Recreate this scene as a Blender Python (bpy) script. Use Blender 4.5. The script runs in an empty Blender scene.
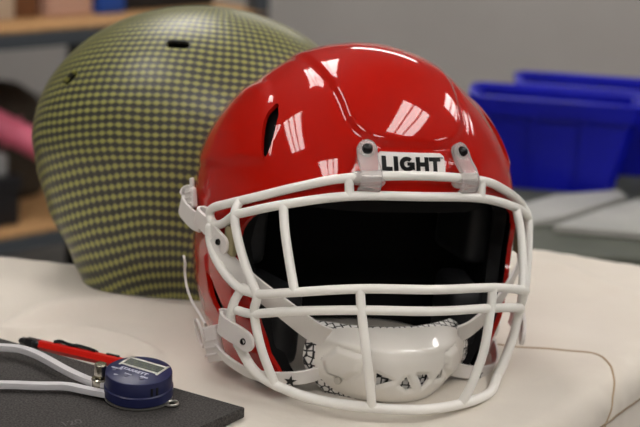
import bpy, bmesh, math, random
from math import sin, cos, pi, radians, sqrt, atan2
from mathutils import Vector, Matrix, noise
random.seed(7)
S = bpy.context.scene
COL = S.collection
# ------------------------------------------------------------------ camera
cam_d = bpy.data.cameras.new('camera'); cam = bpy.data.objects.new('camera', cam_d); COL.objects.link(cam)
cam_d.sensor_width = 36; cam_d.lens = 36 * 1500 / 640
CAM = Vector((0, -1.05, .41))
cam.matrix_world = Matrix.Translation(CAM) @ (Matrix.Rotation(radians(75), 4, 'X') @ Matrix.Rotation(radians(3), 4, 'Z'))
cam_d.dof.use_dof = True; cam_d.dof.focus_distance = 1.03; cam_d.dof.aperture_fstop = 7.6
cam_d.clip_start = .02
S.camera = cam
# ------------------------------------------------------------------ world, exposure
w = bpy.data.worlds.new('world'); S.world = w; w.use_nodes = True
w.node_tree.nodes['Background'].inputs[0].default_value = (.8, .78, .74, 1)
w.node_tree.nodes['Background'].inputs[1].default_value = .05
S.view_settings.view_transform = 'Standard'; S.view_settings.look = 'None'
S.view_settings.gamma = 1; S.view_settings.exposure = 0.28
S.view_settings.use_curve_mapping = False

# ------------------------------------------------------------------ materials
def srgb(c):
    return tuple(((x / 255) / 12.92 if x / 255 <= .04045 else ((x / 255 + .055) / 1.055) ** 2.4) for x in c) + (1,)
def mat(name, c, rough=.5, metal=0, coat=0, trans=0, spec=.5, sheen=0, emit=None, estr=1, ior=1.45, coatr=.03, sss=0):
    m = bpy.data.materials.new(name); m.use_nodes = True
    b = m.node_tree.nodes['Principled BSDF']
    b.inputs['Base Color'].default_value = srgb(c); b.inputs['Roughness'].default_value = rough
    b.inputs['Metallic'].default_value = metal; b.inputs['Coat Weight'].default_value = coat
    b.inputs['Coat Roughness'].default_value = coatr
    b.inputs['Transmission Weight'].default_value = trans; b.inputs['Specular IOR Level'].default_value = spec
    b.inputs['Sheen Weight'].default_value = sheen; b.inputs['IOR'].default_value = ior
    if emit: b.inputs['Emission Color'].default_value = srgb(emit); b.inputs['Emission Strength'].default_value = estr
    return m
def nodes(m): return m.node_tree.nodes, m.node_tree.links, m.node_tree.nodes['Principled BSDF']
def nd(m, t, **k):
    n = m.node_tree.nodes.new(t)
    for a, v in k.items(): setattr(n, a, v)
    return n
def math_n(m, op, a, b=None, c=None):
    n = nd(m, 'ShaderNodeMath', operation=op)
    for i, v in enumerate((a, b, c)):
        if v is None: continue
        if hasattr(v, 'is_output'): m.node_tree.links.new(v, n.inputs[i])
        else: n.inputs[i].default_value = v
    return n.outputs[0]
def noise_mix(m, c1, c2, scale, detail=4, lo=.35, hi=.65, bump=0, bscale=None, bdist=.001, coord='Object', stretch=None):
    N, L, B = nodes(m); tc = nd(m, 'ShaderNodeTexCoord'); src = tc.outputs[coord]
    if stretch:
        mp = nd(m, 'ShaderNodeMapping'); mp.inputs['Scale'].default_value = stretch; L.new(src, mp.inputs[0]); src = mp.outputs[0]
    n = nd(m, 'ShaderNodeTexNoise'); n.inputs['Scale'].default_value = scale; n.inputs['Detail'].default_value = detail
    L.new(src, n.inputs['Vector'])
    r = nd(m, 'ShaderNodeValToRGB'); r.color_ramp.elements[0].position = lo; r.color_ramp.elements[1].position = hi
    r.color_ramp.elements[0].color = srgb(c1); r.color_ramp.elements[1].color = srgb(c2)
    L.new(n.outputs[0], r.inputs[0]); L.new(r.outputs[0], B.inputs['Base Color'])
    if bump:
        n2 = nd(m, 'ShaderNodeTexNoise'); n2.inputs['Scale'].default_value = bscale or scale; n2.inputs['Detail'].default_value = 3
        L.new(src, n2.inputs['Vector'])
        bp = nd(m, 'ShaderNodeBump'); bp.inputs['Strength'].default_value = bump; bp.inputs['Distance'].default_value = bdist
        L.new(n2.outputs[0], bp.inputs['Height']); L.new(bp.outputs[0], B.inputs['Normal'])
    return m

M = {}
M['wall'] = noise_mix(mat('wall_paint', (192, 188, 184), .8), (190, 186, 182), (195, 191, 187), 3)
M['floor'] = noise_mix(mat('floor_concrete', (110, 108, 104), .6), (100, 98, 94), (122, 119, 114), 5)
M['ceiling'] = noise_mix(mat('ceiling_tile', (168, 168, 168), .9), (162, 162, 162), (174, 174, 174), 40)
M['red'] = mat('red_gloss_paint', (176, 17, 4), .5, coat=1, coatr=.02, spec=.05)
M['black_in'] = mat('black_liner', (14, 14, 15), .7, spec=.2)
M['pad'] = noise_mix(mat('charcoal_vinyl', (30, 31, 33), .5, spec=.4), (24, 25, 27), (34, 35, 37), 60)
M['white_wire'] = mat('white_vinyl_coat', (236, 234, 228), .28, spec=.5)
M['white_plastic'] = mat('white_plastic', (222, 216, 212), .35)
M['cup'] = mat('white_glossy_cup', (226, 222, 214), .3, coat=1, coatr=.02)
M['strap'] = mat('white_vinyl_strap', (222, 218, 214), .5)
M['clear'] = mat('clear_plastic', (255, 250, 248), .10, trans=.76, ior=1.45)
M['screw'] = mat('black_screw', (12, 12, 13), .22, metal=.4, spec=.7)
M['steel'] = mat('bright_steel', (190, 184, 168), .25, metal=1)
M['khaki'] = mat('khaki_pad', (150, 140, 105), .7)
M['plate'] = mat('white_plate', (226, 222, 218), .3)
M['letter'] = mat('black_chrome_letter', (26, 26, 26), .3, metal=.6)
M['star'] = mat('black_print', (15, 15, 15), .5)
M['bin'] = noise_mix(mat('blue_plastic', (8, 16, 165), .42, spec=.35), (6, 14, 150), (9, 18, 172), 8)
M['bench'] = noise_mix(mat('bench_top', (74, 78, 68), .6), (66, 70, 60), (84, 87, 77), 9)
M['panel'] = noise_mix(mat('grey_panel', (168, 168, 162), .5), (158, 158, 152), (178, 178, 172), 7)
M['steel_grey'] = mat('grey_enamel', (72, 78, 84), .5)
M['chipboard'] = noise_mix(mat('chipboard', (190, 148, 100), .7), (176, 132, 84), (206, 164, 114), 60, stretch=(1, 6, 1))
M['foam'] = noise_mix(mat('charcoal_foam', (64, 62, 61), .9, spec=.2), (50, 49, 48), (80, 77, 75), 700, bump=.8, bscale=900, bdist=.0006)
M['foam_mark'] = mat('pale_print', (84, 82, 80), .8)
M['gauge'] = mat('navy_plastic', (28, 33, 72), .38, spec=.45)
M['silver'] = mat('satin_silver', (196, 194, 186), .35, metal=.85)
M['lcd'] = mat('lcd_glass', (72, 80, 78), .15, coat=1)
M['ink'] = mat('white_ink', (196, 198, 214), .6)
M['button'] = mat('grey_rubber', (92, 92, 112), .6)
M['arm'] = mat('grey_white_enamel', (208, 206, 208), .35, metal=.1)
M['pen_red'] = mat('red_barrel', (206, 24, 14), .3, coat=.3)
M['pen_black'] = mat('black_barrel', (16, 16, 17), .45)
M['cream'] = mat('cream_card', (186, 168, 148), .8); M['brown'] = mat('brown_card', (112, 72, 42), .8)
M['darkbrown'] = mat('dark_card', (30, 20, 14), .8); M['pinkish'] = mat('rose_card', (196, 158, 140), .8)
M['blue_tub'] = mat('blue_tub', (30, 74, 160), .4); M['dark'] = mat('dark_plastic', (26, 26, 30), .5)
M['pink'] = mat('pink_vinyl', (226, 112, 138), .5); M['umber'] = mat('umber_rubber', (62, 54, 44), .8)
M['pale'] = mat('pale_grey_plastic', (150, 150, 148), .6); M['slot'] = mat('slot_dark', (10, 10, 9), .8)
M['wood_leg'] = mat('bench_leg', (60, 62, 62), .6)
M['lamp'] = mat('lamp_lens', (255, 250, 240), .5, emit=(255, 250, 246), estr=9.2)
M['lamp_frame'] = mat('lamp_frame', (225, 225, 222), .5)

def hex_pad():                                   # white padding printed with a black honeycomb
    m = mat('honeycomb_padding', (225, 222, 218), .6); N, L, B = nodes(m)
    tc = nd(m, 'ShaderNodeTexCoord'); v = nd(m, 'ShaderNodeTexVoronoi', feature='DISTANCE_TO_EDGE')
    v.inputs['Scale'].default_value = 190; v.inputs['Randomness'].default_value = .45
    L.new(tc.outputs['Object'], v.inputs['Vector'])
    r = nd(m, 'ShaderNodeValToRGB'); r.color_ramp.elements[0].position = .06; r.color_ramp.elements[1].position = .14
    r.color_ramp.elements[0].color = srgb((14, 14, 14)); r.color_ramp.elements[1].color = srgb((228, 226, 222))
    L.new(v.outputs['Distance'], r.inputs[0]); L.new(r.outputs[0], B.inputs['Base Color'])
    return m
M['hex'] = hex_pad()

def weave():                                     # yellow aramid over grey carbon, woven
    m = mat('aramid_carbon_weave', (110, 110, 80), .45, coat=.45, coatr=.3); N, L, B = nodes(m)
    uv = nd(m, 'ShaderNodeUVMap'); uv.uv_map = 'weave'; sp = nd(m, 'ShaderNodeSeparateXYZ'); L.new(uv.outputs[0], sp.inputs[0])
    tc = nd(m, 'ShaderNodeTexCoord'); nz = nd(m, 'ShaderNodeTexNoise'); nz.inputs['Scale'].default_value = 14
    L.new(tc.outputs['Object'], nz.inputs['Vector'])
    wob = math_n(m, 'MULTIPLY', math_n(m, 'SUBTRACT', nz.outputs[0], .5), 1.0)
    U = math_n(m, 'ADD', sp.outputs[0], wob); V = math_n(m, 'ADD', sp.outputs[1], wob)
    cu = math_n(m, 'COSINE', math_n(m, 'MULTIPLY', U, 2 * pi)); cv = math_n(m, 'COSINE', math_n(m, 'MULTIPLY', V, 2 * pi))
    s = math_n(m, 'ADD', math_n(m, 'MULTIPLY', cu, .42), math_n(m, 'MULTIPLY', cv, .62))
    r = nd(m, 'ShaderNodeValToRGB'); e = r.color_ramp.elements
    e[0].position = .28; e[0].color = srgb((52, 52, 47)); e[1].position = .78; e[1].color = srgb((156, 155, 84))
    k = e.new(.5); k.color = srgb((80, 80, 62))
    L.new(math_n(m, 'MULTIPLY_ADD', s, .5, .5), r.inputs[0]); L.new(r.outputs[0], B.inputs['Base Color'])
    bp = nd(m, 'ShaderNodeBump'); bp.inputs['Strength'].default_value = .3; bp.inputs['Distance'].default_value = .0006
    L.new(s, bp.inputs['Height']); L.new(bp.outputs[0], B.inputs['Normal'])
    return m
M['weave'] = weave()

def canvas():
    m = mat('beige_canvas', (214, 202, 182), .85, sheen=.15, spec=.2)
    N, L, B = nodes(m); tc = nd(m, 'ShaderNodeTexCoord')
    n = nd(m, 'ShaderNodeTexNoise'); n.inputs['Scale'].default_value = 5; n.inputs['Detail'].default_value = 5; L.new(tc.outputs['Object'], n.inputs[0])
    r = nd(m, 'ShaderNodeValToRGB'); r.color_ramp.elements[0].position = .3; r.color_ramp.elements[1].position = .7
    r.color_ramp.elements[0].color = srgb((203, 195, 183)); r.color_ramp.elements[1].color = srgb((217, 210, 199))
    L.new(n.outputs[0], r.inputs[0]); L.new(r.outputs[0], B.inputs['Base Color'])
    fine = nd(m, 'ShaderNodeTexNoise'); fine.inputs['Scale'].default_value = 45; fine.inputs['Detail'].default_value = 6; L.new(tc.outputs['Object'], fine.inputs[0])
    bp = nd(m, 'ShaderNodeBump'); bp.inputs['Strength'].default_value = .35; bp.inputs['Distance'].default_value = .002
    L.new(fine.outputs[0], bp.inputs['Height']); L.new(bp.outputs[0], B.inputs['Normal'])
    return m
M['canvas'] = canvas()

# ------------------------------------------------------------------ helpers
def link(name, me, m, parent=None, smooth=None):
    o = bpy.data.objects.new(name, me); COL.objects.link(o)
    for x in (m if isinstance(m, (list, tuple)) else [m]): me.materials.append(x)
    if parent is not None: o.parent = parent
    if smooth is not None:
        for p in me.polygons: p.use_smooth = True
        if smooth < 180: me.set_sharp_from_angle(angle=radians(smooth))
    return o
def mesh(name, vs, fs, m, parent=None, smooth=None):
    me = bpy.data.meshes.new(name); me.from_pydata([tuple(v) for v in vs], [], fs); me.update()
    return link(name, me, m, parent, smooth)
def from_bm(name, bm, m, parent=None, smooth=None):
    bmesh.ops.recalc_face_normals(bm, faces=bm.faces)
    me = bpy.data.meshes.new(name); bm.to_mesh(me); bm.free()
    return link(name, me, m, parent, smooth)
def thing(name, label, cat, loc=(0, 0, 0), rz=0, group=None):
    o = bpy.data.objects.new(name, None); COL.objects.link(o); o.location = loc; o.rotation_euler = (0, 0, rz)
    return tag(o, label, cat, group)
def tag(o, label, cat, group=None):
    o['label'] = label; o['category'] = cat
    if group: o['group'] = group
    return o
def structure(o): o['kind'] = 'structure'; return o
def bake(o, sharp=40):
    dg = bpy.context.evaluated_depsgraph_get(); dg.update()
    me = bpy.data.meshes.new_from_object(o.evaluated_get(dg))
    o.modifiers.clear(); o.data = me
    for p in me.polygons: p.use_smooth = True
    me.set_sharp_from_angle(angle=radians(sharp)); return o
def spline(P, n=8, closed=False):
    P = [Vector(p) for p in P]; out = []; N = len(P)
    for i in range(N if closed else N - 1):
        if closed: a, b, c, d = P[(i - 1) % N], P[i], P[(i + 1) % N], P[(i + 2) % N]
        else:
            b, c = P[i], P[i + 1]; a = P[i - 1] if i else b * 2 - c; d = P[i + 2] if i + 2 < N else c * 2 - b
        for k in range(n):
            t = k / n
            out.append(.5 * ((2 * b) + (-a + c) * t + (2 * a - 5 * b + 4 * c - d) * t * t + (-a + 3 * b - 3 * c + d) * t ** 3))
    if not closed: out.append(P[-1])
    return out
def add_tube(bm, P, r, seg=14, smooth=8, closed=False, radii=None):
    Q = spline(P, smooth, closed) if smooth > 1 else [Vector(p) for p in P]
    n = len(Q); up = None; rings = []
    for i, q in enumerate(Q):
        t = (Q[(i + 1) % n] - Q[i - 1]) if closed else (Q[min(i + 1, n - 1)] - Q[max(i - 1, 0)])
        t.normalize()
        if up is None:
            up = Vector((0, 0, 1)) if abs(t.z) < .9 else Vector((1, 0, 0))
        up = (up - t * up.dot(t)).normalized(); s = t.cross(up)
        rr = radii(i / (n - 1)) if radii else r
        rings.append([bm.verts.new(q + (up * cos(a) + s * sin(a)) * rr) for a in (2 * pi * k / seg for k in range(seg))])
    m = n if closed else n - 1
    for i in range(m):
        A, B_ = rings[i], rings[(i + 1) % n]
        for k in range(seg): bm.faces.new((A[k], A[(k + 1) % seg], B_[(k + 1) % seg], B_[k]))
    if not closed:
        for ring, q, sgn in ((rings[0], Q[0], -1), (rings[-1], Q[-1], 1)):   # rounded end
            t = (Q[0] - Q[1] if sgn < 0 else Q[-1] - Q[-2]).normalized(); rr = (ring[0].co - q).length
            prev = ring
            for h in (.5, .85):
                nw = [bm.verts.new(q + (v.co - q) * sqrt(1 - h * h) + t * rr * h) for v in ring]
                for k in range(seg): bm.faces.new((prev[k], prev[(k + 1) % seg], nw[(k + 1) % seg], nw[k]))
                prev = nw
            bm.faces.new(prev)
def add_band(bm, P, W, width, thick, n=6, ends=0, round_ends=False):
    """flat strap: path P, width directions W (one per point), rounded rectangular section"""
    Q = spline(P, n); Wd = spline(W, n); N = len(Q); rings = []
    total = sum((Q[i + 1] - Q[i]).length for i in range(N - 1)); s = 0
    prof = [(-1, -.5), (-.96, -1), (.96, -1), (1, -.5), (1, .5), (.96, 1), (-.96, 1), (-1, .5)]
    for i, q in enumerate(Q):
        if i: s += (Q[i] - Q[i - 1]).length
        t = (Q[min(i + 1, N - 1)] - Q[max(i - 1, 0)]).normalized()
        wv = (Wd[i] - t * Wd[i].dot(t)).normalized(); nn = t.cross(wv)
        f = i / (N - 1); ww = width(f) if callable(width) else width
        if round_ends:
            e = min(s, total - s) if round_ends == 2 else (total - s if round_ends == 1 else s)
            if e < ww / 2: ww *= max(.12, sqrt(max(0, 1 - (1 - e / (ww / 2)) ** 2)))
        rings.append([bm.verts.new(q + wv * (a * ww / 2) + nn * (b * thick / 2)) for a, b in prof])
    for i in range(N - 1):
        for k in range(8): bm.faces.new((rings[i][k], rings[i][(k + 1) % 8], rings[i + 1][(k + 1) % 8], rings[i + 1][k]))
    bm.faces.new(rings[0]); bm.faces.new(rings[-1])
def band(name, P, W, width, thick, m, parent, n=6, round_ends=False):
    bm = bmesh.new()
    if not isinstance(W, list): W = [W] * len(P)
    add_band(bm, P, W, width, thick, n, round_ends=round_ends); return from_bm(name, bm, m, parent, 45)
def tube(name, P, r, m, parent, seg=14, smooth=8, closed=False, radii=None):
    bm = bmesh.new(); add_tube(bm, P, r, seg, smooth, closed, radii); return from_bm(name, bm, m, parent, 60)
def add_box(bm, c, s, rot=None, bev=0):
    r = bmesh.ops.create_cube(bm, size=1)['verts']
    bmesh.ops.scale(bm, vec=s, verts=r)
    if bev:
        ed = list({e for v in r for e in v.link_edges})
        g = bmesh.ops.bevel(bm, geom=ed, offset=bev, segments=3, affect='EDGES', profile=.6)
        r = list({v for f in g['faces'] for v in f.verts} | {v for v in r if v.is_valid})
    if rot is not None: bmesh.ops.rotate(bm, cent=(0, 0, 0), matrix=rot, verts=r)
    bmesh.ops.translate(bm, vec=c, verts=r); return r
def box(name, c, s, m, parent=None, rot=None, bev=.002):
    bm = bmesh.new(); add_box(bm, c, s, rot, bev); return from_bm(name, bm, m, parent, 40)
def lathe(name, prof, m, parent, seg=48, loc=(0, 0, 0), rot=None, sharp=35):
    bm = bmesh.new(); rings = []
    for r, z in prof:
        if r < 1e-6: rings.append([bm.verts.new((0, 0, z))])
        else: rings.append([bm.verts.new((r * cos(2 * pi * k / seg), r * sin(2 * pi * k / seg), z)) for k in range(seg)])
    for A, B_ in zip(rings, rings[1:]):
        for k in range(seg):
            k2 = (k + 1) % seg
            if len(A) == 1: bm.faces.new((A[0], B_[k], B_[k2]))
            elif len(B_) == 1: bm.faces.new((A[k], A[k2], B_[0]))
            else: bm.faces.new((A[k], A[k2], B_[k2], B_[k]))
    if rot is not None: bmesh.ops.rotate(bm, cent=(0, 0, 0), matrix=rot, verts=bm.verts)
    bmesh.ops.translate(bm, vec=loc, verts=bm.verts)
    return from_bm(name, bm, m, parent, sharp)
def prism(name, poly, z0, z1, m, parent=None, bev=0, sharp=40):
    bm = bmesh.new(); a = [bm.verts.new((x, y, z0)) for x, y in poly]; b = [bm.verts.new((x, y, z1)) for x, y in poly]
    n = len(poly); bm.faces.new(a[::-1]); bm.faces.new(b)
    for i in range(n): bm.faces.new((a[i], a[(i + 1) % n], b[(i + 1) % n], b[i]))
    if bev:
        bmesh.ops.bevel(bm, geom=list(bm.edges), offset=bev, segments=2, affect='EDGES')
    return from_bm(name, bm, m, parent, sharp)
def align(d, up=(0, 0, 1)):                      # rotation taking +Z to d
    return Vector(d).to_track_quat('Z', 'Y').to_matrix()
def sdf_poly(x, y, poly):                        # signed distance, negative inside
    d = 1e9; ins = False; n = len(poly)
    for i in range(n):
        x1, y1 = poly[i]; x2, y2 = poly[(i + 1) % n]; ex, ey = x2 - x1, y2 - y1; wx, wy = x - x1, y - y1
        t = max(0, min(1, (wx * ex + wy * ey) / (ex * ex + ey * ey + 1e-18)))
        d = min(d, (wx - ex * t) ** 2 + (wy - ey * t) ** 2)
        if (y1 > y) != (y2 > y) and x < (x2 - x1) * (y - y1) / (y2 - y1) + x1: ins = not ins
    return -sqrt(d) if ins else sqrt(d)
def sstep(a, b, x):
    t = max(0, min(1, (x - a) / (b - a))); return t * t * (3 - 2 * t)
def lerp_tab(tab, z):
    if z <= tab[0][0]: return tab[0][1]
    for (a, u), (b, v) in zip(tab, tab[1:]):
        if z <= b:
            t = (z - a) / (b - a); t = t * t * (3 - 2 * t) * .35 + t * .65; return u + (v - u) * t
    return tab[-1][1]

# ------------------------------------------------------------------ the room (floor 0.75 m below the table top)
FZ, CZ_ = -.75, 1.9
def slab(name, c, s, m): return structure(box(name, c, s, m, bev=0))
slab('floor', (.5, .5, FZ - .05), (9.4, 9.4, .1), M['floor'])
slab('ceiling', (.5, .5, CZ_ + .05), (9.4, 9.4, .1), M['ceiling'])
slab('wall_back', (.5, 4.95, .575), (9.2, .1, 2.65), M['wall'])
slab('wall_front', (.5, -3.95, .575), (9.2, .1, 2.65), M['wall'])
slab('wall_left', (-4.05, .5, .575), (.1, 8.8, 2.65), M['wall'])
slab('wall_right', (5.05, .5, .575), (.1, 8.8, 2.65), M['wall'])

def troffer(x, y, sx, sy, label):
    t = thing('ceiling_light', label, 'ceiling light', (x, y, CZ_), 0, 'fluorescent ceiling lights')
    bm = bmesh.new(); f = .025
    for dx, dy, w_, h_ in ((0, sy / 2 + f / 2, sx + 2 * f, f), (0, -sy / 2 - f / 2, sx + 2 * f, f), (sx / 2 + f / 2, 0, f, sy), (-sx / 2 - f / 2, 0, f, sy)):
        add_box(bm, (dx, dy, -.015), (w_, h_, .03))
    along_y = sy >= sx; n = 3
    for k in range(1, n):
        o = -(sx if along_y else sy) / 2 + (sx if along_y else sy) * k / n
        add_box(bm, (o, 0, -.02) if along_y else (0, o, -.02), (.032, sy, .02) if along_y else (sx, .032, .02))
    from_bm('frame', bm, M['lamp_frame'], t)
    box('diffuser', (0, 0, -.006), (sx, sy, .008), M['lamp'], t, bev=0)
    return t
for a in [(1.22, -.32, .6, .95, 'ceiling light above the right end of the table'), (-.56, 1.2, .6, 1.2, 'ceiling light above and behind the red helmet'),
          (-1.15, -.50, .45, 1.1, 'ceiling light at front left of the room'), (2.05, 1.4, .6, .9, 'ceiling light above the blue bins side of the room'),
          (3.3, 2.8, .6, 1.2, 'ceiling light in the far right corner'), (.55, 3.9, 1.2, .6, 'ceiling light along the back wall'),
          (.9, -2.3, .6, 1.2, 'ceiling light behind the camera'), (-.5, -2.3, .6, 1.2, 'added fill light on the ceiling behind the camera at left'), (3.3, -.8, .6, 1.2, 'ceiling light by the right wall')]:  # left lamp behind the camera is added as fill for the table front
    troffer(*a)

# ------------------------------------------------------------------ table under its canvas cover
OUT = [(.432, .320), (.0, .493), (-.04, .40), (-.140, .257), (-.62, .352), (-.62, -.62), (-.208, -.632)]   # table outline from above
bmT = bmesh.new()
tbl = thing('work_table', 'long work table hidden under the beige canvas cloth', 'table', (0, 0, FZ))
def inset(poly, d):
    n = len(poly); A = sum(poly[i][0] * poly[(i + 1) % n][1] - poly[(i + 1) % n][0] * poly[i][1] for i in range(n)); sg = 1 if A > 0 else -1
    out = []
    for i in range(n):
        p0, p1, p2 = Vector(poly[i - 1]), Vector(poly[i]), Vector(poly[(i + 1) % n])
        e1, e2 = (p1 - p0).normalized(), (p2 - p1).normalized()
        n1, n2 = Vector((-e1.y, e1.x)) * sg, Vector((-e2.y, e2.x)) * sg
        b = (n1 + n2); b = b / (b.dot(n1)); out.append(tuple(p1 + b * d))
    return out
R_ = .022
TOP = inset(OUT, .004)
prism('tabletop', inset(OUT, .024), .75 - .036, .75 - .006, M['wood_leg'], tbl)
for x, y in ((.27, .23), (-.55, .2), (-.55, -.55), (-.29, -.55)): box('leg', (x, y, .357), (.04, .04, .714), M['wood_leg'], tbl)
CORE = inset(OUT, R_)
def seg_d(x, y, P):
    b = 1e9
    for (x1, y1), (x2, y2) in zip(P, P[1:]):
        ex, ey = x2 - x1, y2 - y1; t = max(0, min(1, ((x - x1) * ex + (y - y1) * ey) / (ex * ex + ey * ey))); b = min(b, (x - x1 - ex * t) ** 2 + (y - y1 - ey * t) ** 2)
    return sqrt(b)
def cloth_h(x, y):
    h = .0012 * noise.noise(Vector((x * 11 + y * 5, y * 30 - x * 9, 5))) * sstep(.0, .08, abs(x - .02))
    # a soft hump of slack cloth in front of the woven shell
    d = seg_d(x, y, [(-.250, .050), (-.224, .097), (-.203, .130), (-.160, .136), (-.100, .118), (-.060, .112)])
    h += .012 * math.exp(-(d / .017) ** 2) * sstep(-.30, -.22, x) * (1 - sstep(-.105, -.07, x))
    d = seg_d(x, y, [(-.240, .045), (-.2036, .0684), (-.1781, .0773), (-.1487, .0605), (-.1162, .0313)])
    h += .0060 * math.exp(-(d / .0065) ** 2) * (1 - sstep(-.125, -.112, x))
    d = seg_d(x, y, [(.230, .330), (.300, .230), (.350, .215)]); h += .003 * math.exp(-(d / .012) ** 2)
    d = seg_d(x, y, [(.175, .02), (.215, .045), (.262, .110)]); h += .0022 * math.exp(-(d / .007) ** 2)
    h += .004 * noise.noise(Vector((x * 7, y * 7, 0))) * sstep(.0, .08, abs(x - .02) + abs(y) * .3) * sstep(-.12, -.0, y) * sstep(.19, .11, -x) * .5
    h += .0012 * noise.noise(Vector((x * 28, y * 22, 3)))
    return h
SEAM = [(.150, .100), (.1633, .098), (.1996, .0964), (.2268, .0889), (.2347, .0652), (.2349, .035), (.238, .0)]
def near(poly, x, y):
    b = 1e9; q = None
    for i in range(len(poly)):
        (x1, y1), (x2, y2) = poly[i], poly[(i + 1) % len(poly)]
        ex, ey = x2 - x1, y2 - y1; t = max(0, min(1, ((x - x1) * ex + (y - y1) * ey) / (ex * ex + ey * ey)))
        px, py = x1 + ex * t, y1 + ey * t; d = (x - px) ** 2 + (y - py) ** 2
        if d < b: b = d; q = (px, py)
    return q, sqrt(b)
def cloth_pos(x, y):
    sd = sdf_poly(x, y, CORE)
    if sd <= 0: return Vector((x, y, cloth_h(x, y) * sstep(0, .03, -sd)))
    if sd > .17: return None
    (bx, by), d = near(CORE, x, y); nx, ny = (x - bx) / d, (y - by) / d; arc = R_ * pi / 2
    if d < arc: a = d / R_; p = [bx + nx * R_ * sin(a), by + ny * R_ * sin(a), -R_ * (1 - cos(a))]
    else:
        dz = d - arc; al = bx * .55 + by * .83
        fl = .006 * (sin(al * 55) + .6 * sin(al * 131 + 1)) * sstep(0, .08, dz) + .0035 * sstep(.0, .03, dz)
        p = [bx + nx * (R_ + fl), by + ny * (R_ + fl), -R_ - dz * 1.9]
    wr = .0016 * noise.noise(Vector((x * 60, y * 60, 9)))
    return Vector((p[0] + nx * wr, p[1] + ny * wr, p[2] + .3 * wr))
def cloth():
    xs = []; x = -.80
    while x < .62: xs.append(x); x += .0038 if -.26 < x < .44 else .014
    ys = []; y = -.80
    while y < .68: ys.append(y); y += .0038 if -.20 < y < .40 else .014
    vs, keep, idx, fs = [], {}, {}, []
    for j, y in enumerate(ys):
        for i, x in enumerate(xs):
            p = cloth_pos(x, y)
            if p is None: continue
            idx[i, j] = len(vs); vs.append(p)
    for j in range(len(ys) - 1):
        for i in range(len(xs) - 1):
            q = [(i, j), (i + 1, j), (i + 1, j + 1), (i, j + 1)]
            if all(k in idx for k in q): fs.append([idx[k] for k in q])
    o = mesh('tablecloth', vs, fs, M['canvas'], None, 180)
    o.modifiers.new('t', 'SOLIDIFY').thickness = .0012
    o.modifiers['t'].offset = -1
    return bake(o, 80)
cover = tag(cloth(), 'beige canvas cloth draped over the table under both helmets', 'tablecloth')
M['seam'] = mat('seam_thread', (168, 146, 118), .9); M['edge_crease'] = mat('crease_shade', (128, 112, 92), .9)
seam_line = [cloth_pos(q.x, q.y) + Vector((0, 0, .0001)) for q in spline([Vector((a, b, 0)) for a, b in SEAM], 8)]
tube('seam', seam_line, .0009, M['seam'], cover, 8, 1)
e0, e1 = Vector(CORE[0]), Vector(CORE[-1]); en = Vector((e0.y - e1.y, -(e0.x - e1.x))).normalized()
tube('edge_crease', [cloth_pos(*(e1 + (e0 - e1) * k / 160 + en * .0375)) + Vector((en.x, en.y, 0)) * .0002 for k in range(90, 157)], .0009, M['edge_crease'], cover, 8, 1)  # shade of the edge crease put in as a darker tube along the cloth
# ------------------------------------------------------------------ helmet shell
CY, CZ = -.0095, .1167
class Shell:
    def __init__(s, a, bf, bb, top, feats=True, nb=2.4): s.a, s.bf, s.bb, s.top, s.feats, s.nb = a, bf, bb, top, feats, nb
    def base(s, ph, v):
        if v < .5:
            th = v / .5 * pi / 2; z = CZ + s.top * cos(th); r = sin(th); n = 2 + .4 * sin(th) ** 4
        else: z = CZ * (1 - (v - .5) / .5); r = 1; n = 2.4 + (s.nb - 2.4) * ((v - .5) / .5) ** 2
        a = lerp_tab(s.a, z) * r; c = cos(ph)
        bf, bb = lerp_tab(s.bf, z) * r, lerp_tab(s.bb, z) * r
        b = bf if c > 0 else bb
        if r < 1e-6: return Vector((0, CY, z))
        rho = ((abs(sin(ph)) / a) ** n + (abs(c) / b) ** n) ** (-1 / n)
        return Vector((rho * sin(ph), CY - rho * c, z))
    def normal(s, ph, v):
        e = 2e-3
        v = max(v, .004); d1 = s.base(ph + e, v) - s.base(ph - e, v); d2 = s.base(ph, min(1, v + e)) - s.base(ph, v - e)
        n = d2.cross(d1) if True else None; n.normalize()
        c = s.base(ph, v) - Vector((0, CY, CZ * .9))
        return n if n.dot(c) > 0 else -n
    def off(s, p):
        if not s.feats: return 0
        x, y, z = abs(p.x), p.y, p.z; h = 0
        # raised crown panel: rounded rectangle across the brow, running back over the crown
        if z > .12:
            al = atan2(-(y - CY) / .1131, max(1e-4, (z - CZ)) / .1248) * .12
            hx = .0465 + .006 * sstep(.10, .02, al); cr = .030
            fy = .1195
            qx, qy = x - hx + cr, al - fy + cr
            d = sqrt(max(qx, 0) ** 2 + max(qy, 0) ** 2) + min(max(qx, qy), 0) - cr
            h += (.0024 - .0010 * sstep(.06, .0, al)) * (1 - sstep(-.0035, .0012, d)) - .0010
            d2 = d - .0035; h -= .0007 * math.exp(-(d2 / .0025) ** 2)
        # raised side panels above the temples
        if x > .05:
            d = sdf_poly(y, z, SIDE)
            h += .0022 * (1 - sstep(-.006, .002, d)) - .0012 * sstep(.05, .075, x)
        # edge bead round the face opening
        return h
    def pt(s, ph, v, inset=0):
        p = s.base(ph, v); n = s.normal(ph, v); return p + n * (s.off(p) - inset)
SIDE = [(-.074, .162), (-.050, .156), (-.020, .147), (.020, .138), (.075, .140), (.085, .185), (.040, .2), (-.010, .212), (-.034, .205), (-.060, .186)]
A_TAB = [(0, .100), (.009, .104), (.027, .1115), (.050, .1185), (.075, .1215), (.098, .1232), (.117, .1242), (.25, .1242)]
BF = [(0, .124), (.009, .124), (.05, .1275), (.075, .1255), (.098, .121), (.117, .1155), (.145, .1135), (.25, .1131)]
BB = [(0, .075), (.05, .092), (.09, .098), (.117, .100), (.17, .106), (.25, .112)]
RED = Shell(A_TAB, BF, BB, .1248)
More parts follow.
